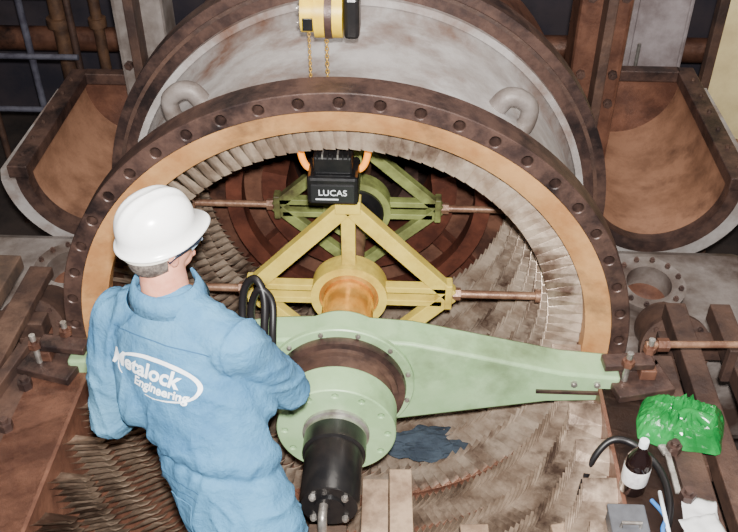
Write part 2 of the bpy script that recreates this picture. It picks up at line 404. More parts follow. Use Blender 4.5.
def chain(nm,x,y,z0,z1,m,r=0.009,w=0.004):
    V=[];F=[];z=z0;k=0
    while z<z1:
        b=len(V)
        n=10
        for i in range(n):
            t=2*pi*i/n
            cx=r*math.cos(t);cz=r*1.7*math.sin(t)
            nx=math.cos(t);nz=math.sin(t)
            for j in range(5):
                a=2*pi*j/5
                o=cx+nx*w*math.cos(a); q=cz+nz*w*math.cos(a); s=w*math.sin(a)
                V.append((x+(o if k%2 else s),y+(s if k%2 else o),z+q))
        for i in range(n):
            i2=(i+1)%n
            for j in range(5):
                j2=(j+1)%5;F.append((b+i*5+j,b+i2*5+j,b+i2*5+j2,b+i*5+j2))
        z+=r*2.5;k+=1
    return mk(nm,V,F,m,smooth=True)
M_chain=mat('chain_brass',(190,152,74),None,rough=0.35,metal=0.5)
P.append(chain('load_chain',hx-0.01,hy,0.94,HZ-0.06,M_chain,r=0.0065,w=0.0028))
P.append(chain('hand_chain',hx-0.075,hy-0.04,1.18,HZ-0.06,M_chain,r=0.005,w=0.0022))
P.append(sweep('chain_hook',[(hx-0.01,hy,0.95),(hx-0.01,hy,0.92),(hx+0.012,hy,0.90),(hx+0.012,hy,0.88),(hx-0.01,hy,0.865),(hx-0.03,hy,0.88)],0.008,M_steel,10,smoothpath=4))
group('chain_hoist',P)
P=[]
P.append(box('body',(hx+0.005,hy,0.69),(0.225,0.19,0.14),M_black,bev=0.015))
P.append(box('front_plate',(hx+0.005,hy-0.098,0.68),(0.19,0.008,0.09),mat('hoist_nameplate',(34,34,36),None,rough=0.3),bev=0.002))
P.append(box('top_case',(hx+0.005,hy+0.01,0.80),(0.17,0.15,0.09),M_black,bev=0.01))
for i in range(7):
    P.append(box('cooling_fin_%d'%i,(hx-0.06+0.022*i,hy-0.01,0.85),(0.007,0.12,0.022),M_steel if i%3==1 else M_black,bev=0))
P.append(box('label_strip_b',(hx-0.02,hy-0.103,0.655),(0.10,0.003,0.006),M_white,bev=0))
M_or=mat('orange_sling_flash_glow',(255,160,50),None,rough=0.5,emit=((255,140,30),0.9))  # round slings, not lamps: the emission paints in their glow under the flash
for s in(-1,1):
    cx=hx+0.005+s*0.11
    P.append(sweep('sling_%s'%('l' if s<0 else 'r'),[(cx+s*0.045*math.cos(t)-s*.004,hy+0.03,0.86+0.13*math.sin(t)) for t in [pi*(-0.62+1.25*i/20) for i in range(21)]],0.016,M_or,10))
P.append(beam('sling_tail_a',(hx-0.03,hy,0.62),(-0.04,0.36,0.54),0.03,0.012,M_dark))
P.append(beam('sling_tail_b',(hx+0.05,hy,0.62),(0.03,0.36,0.54),0.03,0.012,M_dark))
cu=bpy.data.curves.new('plate_text','FONT');cu.body='LUCAS';cu.size=0.042;cu.align_x='CENTER';cu.extrude=0.001
o=bpy.data.objects.new('plate_text_src',cu);scene.collection.objects.link(o)
dg=bpy.context.evaluated_depsgraph_get();dg.update()
m2=bpy.data.meshes.new_from_object(o.evaluated_get(dg));bpy.data.objects.remove(o)
m2.materials.clear();m2.materials.append(M_white)
for v in m2.vertices: v.co=Vector((hx+0.005+v.co.x,hy-0.1035-v.co.z,0.675+v.co.y))
o=bpy.data.objects.new('plate_text',m2);scene.collection.objects.link(o);P.append(o)
group('hoist_block',P)
P=[bx('web',-3.2,3.2,hy-0.01,hy+0.01,3.6,3.85,M_yellow),bx('bottom_flange',-3.2,3.2,hy-0.08,hy+0.08,3.56,3.6,M_yellow),bx('top_flange',-3.2,3.2,hy-0.08,hy+0.08,3.85,3.89,M_yellow)]
for s in(-1,1): P.append(bx('leg_%d'%s,s*3.15-0.08,s*3.15+0.08,hy-0.08,hy+0.08,-2.2,3.56,M_yellow))
group('gantry_crane',P)

# ------------------------------------------------------------------ clamps and bolt gear
def clamp(x,y,s):
    ps=[box('base_plate',(x,y,0.02),(0.26,0.24,0.04),M_dark,rot=rotm(rz=0.25*s)),
        box('clamp_strap',(x-s*0.05,y,0.11),(0.22,0.08,0.035),M_dark,rot=rotm(rz=0.1*s)),
        box('packer',(x+s*0.04,y,0.065),(0.07,0.08,0.055),M_brown)]
    for dx,dy in((0.05,0.05),(-0.06,-0.04)):
        ps.append(cyl('stud',(x+dx,y+dy,0.0),(x+dx,y+dy,0.2),0.014,M_steel,12))
        ps.append(hexbolts('nut',[(x+dx,y+dy,0.128)],(0,0,1),0.028,0.028,M_brown))
    return group('clamp_bracket',ps)
clamp(-1.29,-0.2,-1); clamp(1.30,-0.2,1)
group('threaded_rod',[cyl('rod',(1.33,-0.14,0.16),(1.8,-0.12,0.16),0.016,M_ruststeel,16),cyl('collar',(1.38,-0.139,0.16),(1.43,-0.138,0.16),0.03,M_brown,6),
   beam('rest',(1.72,-0.125,0.14),(1.72,-0.125,-0.05),0.04,0.04,M_beam)])

# ------------------------------------------------------------------ hoses
sweep('hydraulic_hose',[(-0.24,-0.40,0.0),(-0.30,-0.42,0.15),(-0.30,-0.38,0.35),(-0.30,-0.30,0.5),(-0.34,-0.25,0.56),(-0.39,-0.25,0.5),(-0.40,-0.3,0.36),(-0.38,-0.42,0.2),(-0.36,-0.6,0.1)],0.017,M_rubber,12,smoothpath=8)
sweep('hydraulic_hose',[(-0.22,-0.42,0.05),(-0.27,-0.42,0.18),(-0.265,-0.38,0.36),(-0.27,-0.30,0.48),(-0.32,-0.28,0.53),(-0.36,-0.28,0.44),(-0.36,-0.33,0.3),(-0.34,-0.45,0.15),(-0.31,-0.6,-0.02)],0.016,M_rubber,12,smoothpath=8)
sweep('rubber_hose',[(1.02,-0.72,-0.36),(1.03,-0.66,-0.2),(1.06,-0.62,-0.05),(1.13,-0.58,0.03),(1.22,-0.6,0.03),(1.30,-0.72,0.02),(1.30,-0.9,0.02),(1.22,-1.1,0.02)],0.015,M_rubber,12,smoothpath=8)

# ------------------------------------------------------------------ planks
def plank(x0,x1,y0,y1,z,m,th=0.04,rz=0):
    return box('wooden_plank',((x0+x1)/2,(y0+y1)/2,z-th/2),(x1-x0,y1-y0,th),m,rot=rotm(rz=rz),bev=0.004)
plank(0.12,0.235,-1.85,-0.50,-0.37,M_wood,rz=0.02)
plank(0.245,0.345,-1.85,-0.44,-0.37,M_wood,rz=0.03)
plank(0.56,0.68,-1.85,-0.72,-0.37,M_wood,rz=0.05)
for i in range(4): plank(-0.62+0.17*i,-0.46+0.17*i,-1.85,-0.75,-0.37,M_wooddk)
box('cross_timber',(0,-1.1,-0.455),(1.92,0.1,0.09),M_wooddk)
box('cross_timber',(0,-1.7,-0.455),(1.92,0.1,0.09),M_wooddk)
box('wood_block',(0.99,-0.80,-0.32),(0.17,0.09,0.08),M_wood,rot=rotm(rz=0.2))
box('wood_block',(0.88,-0.93,-0.35),(0.17,0.10,0.10),M_wood,rot=rotm(rz=-0.3))

# ------------------------------------------------------------------ side decking
P=[]
xs=-1.60
for i in range(6):
    wd=(0.12,0.2,0.1,0.16,0.22,0.14)[i]
    P.append(box('board_%d'%i,(xs-wd/2,-0.55,-0.1+0.03*(i%2)),(wd,2.2+random.random()*0.2,0.05+0.03*(i%2)),M_wooddk if i%2 else M_beam,rot=rotm(rz=random.uniform(-.02,.02))))
    xs-=wd+0.05
for y in(-1.6,-0.4,0.25): P.append(bx('joist',-2.8,-1.53,y-0.05,y+0.05,-0.24,-0.14,M_beam))
for x in(-2.7,-1.62):
    for y in(-1.6,0.25): P.append(bx('post',x-0.05,x+0.05,y-0.05,y+0.05,-2.2,-0.24,M_beam))
P.append(beam('angle_iron',(-1.45,-0.15,0.03),(-1.62,-1.3,0.03),0.05,0.06,M_beam,up=(0,0,1)))
group('timber_walkway',P)
P=[]
for i in range(3):
    x=1.62+0.22*i
    P.append(box('beam_%d'%i,(x,-0.6,-0.1),(0.1,2.0,0.1),M_beam))
for y in(-1.4,-0.5,0.25): P.append(bx('joist',1.53,2.4,y-0.05,y+0.05,-0.25,-0.15,M_beam))
for x in(1.6,2.3):
    for y in(-1.4,0.25): P.append(bx('post',x-0.05,x+0.05,y-0.05,y+0.05,-2.2,-0.25,M_beam))
group('steel_walkway',P)
P=[]
for i in range(16): P.append(bx('bar_%d'%i,2.36+0.05*i,2.372+0.05*i,-0.3,2.4,-0.3,-0.26,M_ruststeel,0))
for i in range(18): P.append(bx('cross_%d'%i,2.34,3.14,-0.28+0.155*i,-0.27+0.155*i,-0.285,-0.27,M_ruststeel,0))
P.append(bx('edge',2.42,2.52,-0.4,2.5,-0.42,-0.3,M_beam)); P.append(bx('edge_b',3.02,3.12,-0.4,2.5,-0.42,-0.3,M_beam))
for y in(-0.3,2.4):
    P.append(bx('leg',2.43,2.51,y-0.05,y+0.05,-2.2,-0.42,M_beam)); P.append(bx('leg',3.03,3.11,y-0.05,y+0.05,-2.2,-0.42,M_beam))
group('floor_grating',P)

# ------------------------------------------------------------------ small items
M_bag=mat('green_polythene',(36,146,70),(18,106,46),5,0.22,0,0.1)
def crumple(nm,c,s,m,seed,amp=0.35,sub=2,rz=0):
    bm=bmesh.new(); bmesh.ops.create_icosphere(bm,subdivisions=sub+1,radius=1)
    R=Matrix.Rotation(rz,3,'Z')
    for v in bm.verts:
        p=v.co.copy(); n=noise.noise(p*1.3+Vector((seed,0,0)))*amp-abs(noise.noise(p*2.7+Vector((0,seed,0))))*amp*1.1
        q=p*(1.1+n); a=R@Vector((q.x*s[0],q.y*s[1],max(q.z,-0.75)*s[2]))
        v.co=Vector(c)+a
    me=bpy.data.meshes.new(nm);bm.to_mesh(me);bm.free()
    o=bpy.data.objects.new(nm,me);scene.collection.objects.link(o);me.materials.append(m)
    return o
# plastic bag: a loosely folded polythene sack, creases radiating from the knot
bm=bmesh.new();NU,NV=64,14;cx,cy=1.44,-0.46;rings=[]
for j in range(NV+1):
    v=j/NV;row=[]
    for i in range(NU):
        a=2*pi*i/NU
        sq=1/max(abs(math.cos(a+0.25))**1.0,abs(math.sin(a+0.25))**1.0)**0.75
        rr=(0.02+0.145*v)*sq*(1+0.10*noise.noise(Vector((math.cos(a)*2,math.sin(a)*2,4.0))))
        cre=abs(noise.noise(Vector((math.cos(a)*3.2,math.sin(a)*3.2,v*2.2+2))))+0.5*abs(noise.noise(Vector((math.cos(a)*v*7,math.sin(a)*v*7,9))))
        z=0.012+0.095*(1-v**2.4)*(0.62+0.9*cre)*(0.55 if v<0.15 else 1)
        row.append(bm.verts.new((cx+rr*math.cos(a)*1.08,cy+rr*math.sin(a)*0.85,z if j<NV else 0.004)))
    rings.append(row)
for j in range(NV):
    for i in range(NU):
        i2=(i+1)%NU; bm.faces.new((rings[j][i],rings[j][i2],rings[j+1][i2],rings[j+1][i]))
bm.faces.new(rings[0]); bmesh.ops.recalc_face_normals(bm,faces=bm.faces)
m2=bpy.data.meshes.new('bag_body');bm.to_mesh(m2);bm.free();m2.materials.append(M_bag)
bb=bpy.data.objects.new('bag_body',m2);scene.collection.objects.link(bb)
kn=sweep('bag_neck',[(cx,cy,0.07),(cx+0.01,cy-0.01,0.10),(cx+0.045,cy-0.04,0.11),(cx+0.08,cy-0.06,0.095)],[0.024,0.014,0.022,0.034],M_bag,10,smoothpath=4)
group('plastic_bag',[bb,kn])
crumple('cloth_rag',(0.40,0.12,-0.84),(0.22,0.10,0.045),M_rag,8.1,0.5,sub=3)
M_paper=mat('white_paper',(212,212,212),None,rough=0.7)
def sheet(nm,x,y,z,w,h,rz,seed):
    bm=bmesh.new();g=[];n=12
    R=Matrix.Rotation(rz,3,'Z')
    for i in range(n+1):
        r=[]
        for j in range(n+1):
            p=R@Vector(((i/n-.5)*w,(j/n-.5)*h,0))
            r.append(bm.verts.new((x+p.x,y+p.y,z+0.022*abs(noise.noise(Vector((i/n*3,j/n*3,seed)))))))
        g.append(r)
    for i in range(n):
        for j in range(n): bm.faces.new((g[i][j],g[i+1][j],g[i+1][j+1],g[i][j+1]))
    me=bpy.data.meshes.new(nm);bm.to_mesh(me);bm.free();me.materials.append(M_paper)
    o=bpy.data.objects.new(nm,me);scene.collection.objects.link(o)
    for p in me.polygons:p.use_smooth=True
    md=o.modifiers.new('s','SOLIDIFY');md.thickness=0.001
    return o
sheet('paper_sheet',1.41,-0.93,0.006,0.13,0.18,-0.15,1.2)
sheet('paper_sheet',1.41,-1.03,0.03,0.15,0.18,0.25,4.2)
def zlathe(nm,prof,c,m,n=32):
    V=[];F=[];k=len(prof)
    for i in range(n):
        a=2*pi*i/n
        for r,z in prof: V.append((c[0]+r*math.cos(a),c[1]+r*math.sin(a),c[2]+z))
    for i in range(n):
        j=(i+1)%n
        for q in range(k-1): F.append((i*k+q,i*k+q+1,j*k+q+1,j*k+q))
    o=mk(nm,V,F,m);shade_auto(o,50);return o
bc=(1.175,-0.80,0.002)
group('soda_bottle',[zlathe('bottle_body',[(0.0,0),(0.044,0),(0.050,0.012),(0.050,0.16),(0.045,0.185),(0.03,0.215),(0.017,0.238),(0.015,0.26),(0,0.26)],bc,mat('cola_dark_plastic',(26,16,16),None,rough=0.1)),
 zlathe('label',[(0.0505,0.062),(0.0512,0.064),(0.0512,0.145),(0.0505,0.147)],bc,mat('bottle_label',(232,230,230),(206,200,204),18,0.4,contrast=(0.5,0.6))),
 zlathe('cap',[(0.0,0.283),(0.017,0.283),(0.018,0.28),(0.018,0.253),(0.015,0.253)],bc,M_white)])
group('steel_toolbox',[bx('body',1.05,1.18,-1.14,-0.94,0.0,0.07,mat('grey_tool_paint',(96,98,104),(72,72,76),6,0.5),0.008),bx('lid',1.045,1.185,-1.145,-0.935,0.072,0.085,MATS['grey_tool_paint'],0.006),sweep('handle',[(1.08,-1.04,0.085),(1.08,-1.04,0.11),(1.15,-1.04,0.11),(1.15,-1.04,0.085)],0.007,M_steel,8)])
M_bluetape=mat('blue_strap_plastic',(60,120,190),None,rough=0.4)
sweep('blue_air_line',[(1.24,-0.86,0.012),(1.27,-0.95,0.03),(1.24,-1.03,0.05),(1.27,-1.12,0.012)],0.009,M_bluetape,8,smoothpath=6)
sweep('white_cable',[(1.28,-0.82,0.012),(1.26,-0.93,0.06),(1.27,-1.04,0.03),(1.29,-1.14,0.012)],0.008,M_white,8,smoothpath=6)
group('adjustable_spanner',[bx('handle',1.34,1.365,-0.82,-0.62,0.002,0.014,M_steel,0.003),box('jaw',(1.352,-0.60,0.01),(0.055,0.05,0.016),M_steel,rot=rotm(rz=0.3),bev=0.004)])

# ------------------------------------------------------------------ room and background
bx('floor',-6,6,-5,7,-2.3,-2.2,M_floor,0)
bx('wall_back',-6,6,6.0,6.1,-2.2,4.5,M_wall,0)
bx('wall_left',-6.1,-6,-5,7,-2.2,4.5,M_wall,0)
bx('wall_right',6,6.1,-5,7,-2.2,4.5,M_wall,0)
P=[]
M_rail=mat('grey_rail_paint',(90,90,102),(62,60,72),8,0.5,0,0.05)
for i in range(6):
    x=-4.2+0.42*i; P.append(cyl('post_%d'%i,(x,3.9+0.05*(i%2),-2.2),(x,3.9+0.05*(i%2),1.2),0.03,M_rail if i%2 else M_beam,12))
for z in(-0.95,-0.45,0.1,0.6): P.append(cyl('rail_%d'%int(z*100),(-4.3,3.85,z),(-2.5,3.85,z),0.025,M_rail,12))
group('scaffold_railing',P)
P=[]
M_pipe=mat('rust_pipe_paint',(104,76,56),(70,50,40),8,0.6,0.1,0.1)
for i,(x,r,m) in enumerate(((-2.9,0.07,M_pipe),(-2.55,0.05,M_pipe),(-2.2,0.05,M_beam),(-1.9,0.04,M_rail))):
    P.append(cyl('pipe_%d'%i,(x,4.6,-2.2),(x,4.6,1.5),r,m,16))
    P.append(cyl('flange_%d'%i,(x,4.6,-0.5),(x,4.6,-0.42),r*1.6,m,16))
group('vertical_pipework',P)
for s,cx in((-1,-1.42),(1,1.45)):
    P=[bx('column',cx-0.16,cx+0.16,2.2,2.5,-2.2,1.5,M_greydk if s<0 else M_brown,0.03),
       bx('rib',cx-0.03,cx+0.03,2.05,2.2,-0.2,1.5,M_beam)]
    P.append(hexbolts('bolts',[(cx+dx,2.2,z) for dx in(-0.1,0.1) for z in(0.1,0.3,0.8,1.0,1.2)],(0,-1,0),0.03,0.03,M_dark))
    group('casing_support_column',P)
P=[bx('panel',2.60,4.2,3.4,3.45,-1.2,1.6,mat('cream_panel_paint',(226,208,156),(204,184,136),3,0.6),0.01)]
P.append(bx('frame',2.53,2.60,3.38,3.47,-2.2,1.6,M_beam)); P.append(bx('frame_b',4.2,4.27,3.38,3.47,-2.2,1.6,M_beam))
group('partition_panel',P)
P=[bx('body',1.95,2.42,3.6,4.1,-2.2,1.2,mat('cabinet_grey',(156,146,148),(114,102,102),3,0.6),0.02),bx('door_leaf',2.0,2.38,3.57,3.6,-1.6,1.0,MATS['cabinet_grey'],0.01),cyl('door_handle',(2.05,3.55,-0.3),(2.05,3.55,-0.1),0.015,M_steel,10)]
group('electrical_cabinet',P)
P=[cyl('pipe_run',(-6,5.2,-0.9),(6,5.2,-0.9),0.12,M_brown,20),cyl('pipe_run_b',(-6,5.3,-0.3),(6,5.3,-0.3),0.08,M_pipe,20)]
for x in(-5,-2.5,0,2.5,5): P.append(bx('hanger',x-0.05,x+0.05,5.1,5.4,-2.2,-0.2,M_beam))
group('horizontal_pipework',P)

# ------------------------------------------------------------------ worker
def remesh_blobs(name,ells,voxel,m,smooth_it=6):
    bm=bmesh.new()
    for c,r,R in ells:
        res=bmesh.ops.create_icosphere(bm,subdivisions=3,radius=1)
        for v in res['verts']:
            v.co=Vector(c)+R@Vector((v.co.x*r[0],v.co.y*r[1],v.co.z*r[2]))
    me=bpy.data.meshes.new(name+'_src');bm.to_mesh(me);bm.free()
    ob=bpy.data.objects.new(name+'_src',me);scene.collection.objects.link(ob)
    md=ob.modifiers.new('r','REMESH');md.mode='VOXEL';md.voxel_size=voxel
    if smooth_it:
        sm=ob.modifiers.new('s','SMOOTH');sm.factor=0.5;sm.iterations=smooth_it
    dg=bpy.context.evaluated_depsgraph_get()
    me2=bpy.data.meshes.new_from_object(ob.evaluated_get(dg))
    bpy.data.objects.remove(ob)
    me2.name=name; o=bpy.data.objects.new(name,me2);scene.collection.objects.link(o)
    me2.materials.clear();me2.materials.append(m)
    for p in me2.polygons:p.use_smooth=True
    return o
I3=Matrix.Identity(3)
def chainb(pts,step=0.02):
    out=[]
    for (a,ra),(b,rb) in zip(pts,pts[1:]):
        a=Vector(a);b=Vector(b);n=max(2,int((b-a).length/step))
        for i in range(n+1):
            t=i/n; r=ra+(rb-ra)*t; out.append((a.lerp(b,t),(r,r,r),I3))
    return out
def chaine(pts,R,n=12):
    out=[]
    for p,q in zip(pts,pts[1:]):
        for i in range(n+1):
            t=i/n
            out.append((Vector(p[0]).lerp(Vector(q[0]),t),(p[1]+(q[1]-p[1])*t,p[2]+(q[2]-p[2])*t,p[3]+(q[3]-p[3])*t),R))
    return out
phi=math.radians(-22)
RB=Matrix.Rotation(phi,3,'Z')
lean=Matrix.Rotation(phi,3,'Z')@Matrix.Rotation(math.radians(-24),3,'X')
SL=Vector((-0.630,-0.985,1.00));SR=Vector((-0.235,-1.13,1.02));NK=Vector((-0.455,-1.03,1.13))
WA=Vector((-0.315,-1.23,0.64));PE=Vector((-0.235,-1.31,0.45))
CH=Vector((-0.43,-1.075,0.93))
EL=Vector((-0.700,-1.075,0.63));ER=Vector((-0.115,-1.0,0.72))
HLt=Vector((-0.50,-0.80,0.60));HRt=Vector((-0.27,-0.80,0.67))
E=[]
E+=chaine([(NK+Vector((0,0,-0.03)),0.10,0.08,0.05),(CH+Vector((0,0.01,0.08)),0.21,0.125,0.07),(CH,0.232,0.145,0.08),(CH.lerp(WA,0.5),0.228,0.15,0.08),(WA,0.205,0.142,0.07),(PE,0.212,0.155,0.09)],lean)
E+=chainb([(NK+Vector((0,0,-0.035)),0.085),(SL+Vector((0.02,0,0.0)),0.085)])
E+=chainb([(NK+Vector((0,0,-0.035)),0.085),(SR+Vector((-0.02,0,0.0)),0.085)])
E+=chainb([(SL.lerp(CH,0.35)+Vector((0,-0.03,-0.04)),0.085),(EL.lerp(WA,0.42)+Vector((0,0.0,0.16)),0.085)])
E+=chainb([(SR.lerp(CH,0.30)+Vector((0,-0.01,-0.04)),0.085),(ER.lerp(WA,0.5)+Vector((0,-0.02,0.10)),0.08)])
E+=chainb([(SL,0.085),(SL.lerp(EL,0.5),0.076),(EL,0.070),(EL.lerp(HLt,0.5),0.062),(HLt,0.046)])
E+=chainb([(SR,0.087),(SR.lerp(ER,0.5),0.080),(ER,0.070),(ER.lerp(HRt,0.5),0.062),(HRt,0.046)])
rv=RB@Vector((1,0,0));fv=RB@Vector((0,1,0))
FL=Vector((-0.26,-1.24,-0.37))-rv*0.16+fv*0.08; FR=Vector((-0.26,-1.24,-0.37))+rv*0.15
HJL=PE-rv*0.095+Vector((0,0,-0.05));HJR=PE+rv*0.095+Vector((0,0,-0.05))
KL=(HJL+FL)/2+fv*0.06+Vector((0,0,0.04));KR=(HJR+FR)/2+fv*0.05+Vector((0,0,0.04))
for H,K,Fo in((HJL,KL,FL),(HJR,KR,FR)):
    E+=chainb([(H,0.115),(H.lerp(K,0.5),0.10),(K,0.080),(K.lerp(Fo,0.5),0.076),(Fo+Vector((0,0,0.13)),0.068)])
cover=remesh_blobs('coverall',E,0.008,M_cloth,10)
me=cover.data
nrm=[v.normal.copy() for v in me.vertices]
upv=lean@Vector((0,0,1))
def ridge(p,k=4.5): return (1-min(1,abs(noise.noise(p))*k))**1.6
def arm_t(p,a,b):
    t=max(0,min(1,(p-a).dot(b-a)/(b-a).length_squared)); return (p-(a+(b-a)*t)).length,t
for i,v in enumerate(me.vertices):
    p=v.co
    loc=p-CH; lx=loc.dot(rv); lz=loc.dot(upv)
    back=math.exp(-((lx)/0.13)**2-((lz+0.03)/0.09)**2)
    amp=1-0.75*back
    wv=noise.noise(Vector((lx*3,lz*3,1.7)))
    d=0.006*noise.noise(Vector((p.x*5,p.y*5,p.z*7)))*amp
    # thin creases: raised ridges running down and across the cloth
    d+=0.010*amp*ridge(Vector((lx*5+wv*1.5+lz*3.5,lz*3-lx*2,p.y*2)))
    d+=0.007*amp*ridge(Vector((lx*7-lz*5+5,lz*6+lx*4+wv,p.y*4+3)))
    for (a,b) in((SL,EL),(SR,ER)):
        dd,t=arm_t(p,a,b)
        if dd<0.13 and t>0.25: d+=0.006*ridge(Vector((p.x*4,p.y*4,p.z*17+2*noise.noise(p*5))),3.5)*min(1,(t-0.25)*3)
    lw=(p-WA).dot(upv)
    if abs(lw)<0.16 and (p-WA).length<0.32:
        d+=-0.010*math.exp(-(lw/0.014)**2)+0.011*math.exp(-((lw-0.05)/0.03)**2)+0.004*math.sin(lx*120+noise.noise(p*5)*4)*math.exp(-(lw/0.05)**2)
    v.co=p+nrm[i]*d
me.update()
bm=bmesh.new();bm.from_mesh(me)
bvh=BVHTree.FromBMesh(bm)
def onback(o,x,z,off=0.003):
    f=lean@Vector((0,1,0))
    p=Vector(o)+rv*x+upv*z-f*0.5
    hit,n,idx,dist=bvh.ray_cast(p,f,1.0)
    if hit is None: return None
    return hit-f*off
BK=CH+upv*(-0.040)
WP=[cover]
def backtext(nm,s,size,x0,z0,sh=0.15,bold=0.02,slope=0.0):
    cu=bpy.data.curves.new(nm,'FONT');cu.body=s;cu.size=size;cu.offset=bold*size;cu.shear=sh;cu.align_x='LEFT';cu.resolution_u=3
    o=bpy.data.objects.new(nm+'_c',cu);scene.collection.objects.link(o)
    dg=bpy.context.evaluated_depsgraph_get();dg.update()
    m2=bpy.data.meshes.new_from_object(o.evaluated_get(dg));bpy.data.objects.remove(o)
    b2=bmesh.new();b2.from_mesh(m2)
    bmesh.ops.triangulate(b2,faces=b2.faces[:])
    bmesh.ops.subdivide_edges(b2,edges=[e for e in b2.edges if e.calc_length()>0.012],cuts=2,use_grid_fill=False)
    bmesh.ops.triangulate(b2,faces=b2.faces[:])
    for v in b2.verts:
        h=onback(BK,x0+v.co.x,z0+v.co.y+slope*v.co.x,0.005)
        if h: v.co=h
    b2.to_mesh(m2);b2.free();m2.materials.clear();m2.materials.append(M_white)
    o=bpy.data.objects.new(nm,m2);scene.collection.objects.link(o);return o
WP.append(backtext('back_print_a','Metalock',0.070,-0.165,0.0,bold=0.03))
WP.append(backtext('back_print_b','Engineering',0.042,-0.065,-0.037,bold=0.03))
def band(nm,fn,n,m):
    V=[];F=[]
    for i in range(n+1):
        for q in fn(i/n):
            h=onback(BK,q[0],q[1],0.004);V.append(h if h else BK)
    for i in range(n): F.append((2*i,2*i+1,2*i+3,2*i+2))
    return mk(nm,V,F,m)
def sw(t):
    a=math.radians(-150)-math.radians(310)*t
    w=0.001+0.0065*math.sin(pi*t)**1.5
    c=(0.010,0.006)
    return ((c[0]+(0.148+w)*math.cos(a),c[1]+(0.062+w)*math.sin(a)),(c[0]+(0.148-w)*math.cos(a),c[1]+(0.062-w)*math.sin(a)))
WP.append(band('back_print_swoosh',sw,70,M_white))
def seamf(z,x0,x1,w=0.002,curve=0):
    return lambda t:((x0+(x1-x0)*t,z+curve*math.sin(pi*t)+w),(x0+(x1-x0)*t,z+curve*math.sin(pi*t)-w))
WP.append(band('yoke_seam',seamf(0.115,-0.17,0.17,curve=0.01),30,M_seam))
WP.append(band('waist_seam_top',seamf(-0.325,-0.11,0.20,w=0.0015),30,M_seam))
WP.append(band('waist_seam_low',seamf(-0.355,-0.11,0.20,w=0.0015),30,M_seam))
# collar, open at the throat
V=[];F=[];n=48
for i in range(n+1):
    a=math.radians(65)-math.radians(310)*i/n
    for (r,z) in((0.098,-0.045),(0.086,0.026),(0.093,0.030),(0.122,-0.035)):
        V.append(NK+fv*0.012+rv*(r*math.cos(a))*1.05+fv*(r*math.sin(a))*0.95+Vector((0,0,z+0.022)))
for i in range(n):
    for q in range(4): F.append((i*4+q,i*4+(q+1)%4,(i+1)*4+(q+1)%4,(i+1)*4+q))
WP.append(mk('collar',V,F,M_cloth,smooth=True))
V=[];F=[];gx,gz=6,7
for j in range(gz+1):
    for i in range(gx+1):
        h=onback(BK,0.075+0.10*i/gx,-0.385-0.12*j/gz,0.004); V.append(h if h else BK)
for j in range(gz):
    for i in range(gx): a=j*(gx+1)+i;F.append((a,a+1,a+gx+2,a+gx+1))
hpk=mk('hip_pocket',V,F,M_cloth); md=hpk.modifiers.new('s','SOLIDIFY');md.thickness=0.003;md.offset=1;WP.append(hpk)
# head
HD=Vector((-0.455,-0.985,1.298))
RH=Matrix.Rotation(math.radians(-46),3,'Z')@Matrix.Rotation(math.radians(4),3,'X')
def hp(x,y,z): return HD+RH@Vector((x,y,z))
E=[(hp(0,-0.015,0.03),(0.077,0.093,0.085),RH),(hp(0,-0.018,-0.02),(0.072,0.084,0.07),RH),(hp(0,0.02,-0.03),(0.062,0.07,0.075),RH),(hp(0,0.045,-0.085),(0.04,0.04,0.035),RH),
   (hp(0,0.055,-0.03),(0.045,0.035,0.06),RH),(hp(0,0.08,0.018),(0.045,0.015,0.014),RH),(hp(0.035,0.065,-0.025),(0.02,0.02,0.018),RH),(hp(-0.035,0.065,-0.025),(0.02,0.02,0.018),RH)]
E+=chainb([(hp(0,0.085,0.005),0.008),(hp(0,0.108,-0.032),0.013)],0.006)
E+=[(hp(0.011,0.098,-0.034),(0.009,0.01,0.008),RH),(hp(-0.011,0.098,-0.034),(0.009,0.01,0.008),RH),
    (hp(0,0.088,-0.058),(0.024,0.012,0.006),RH),(hp(0,0.087,-0.068),(0.021,0.012,0.006),RH),(hp(0,0.085,-0.095),(0.018,0.014,0.014),RH)]
for s in(-1,1):
    E+=[(hp(s*0.082,-0.01,-0.016),(0.009,0.018,0.032),RH),(hp(s*0.088,-0.018,-0.004),(0.007,0.015,0.018),RH)]
E+=chainb([(HD+RH@Vector((0,-0.015,-0.04)),0.066),(NK+Vector((0,0.01,0.0)),0.074)])
WP.append(remesh_blobs('head',E,0.005,M_skin,4))
M_eye=mat('eye_white',(235,232,226),None,rough=0.2);M_iris=mat('eye_iris',(50,60,60),None,rough=0.2)
for s in(-1,1):
    WP.append(remesh_blobs('eye_%s'%('l' if s<0 else 'r'),[(hp(s*0.03,0.078,0.0),(0.013,0.013,0.011),RH)],0.003,M_eye,0))
    WP.append(remesh_blobs('iris_%s'%('l' if s<0 else 'r'),[(hp(s*0.03,0.0895,0.0),(0.005,0.003,0.005),RH)],0.0015,M_iris,0))
WP.append(remesh_blobs('mouth',[(hp(0,0.0985,-0.062),(0.020,0.005,0.003),RH)],0.002,mat('lips',(160,84,74),None,rough=0.5),0))
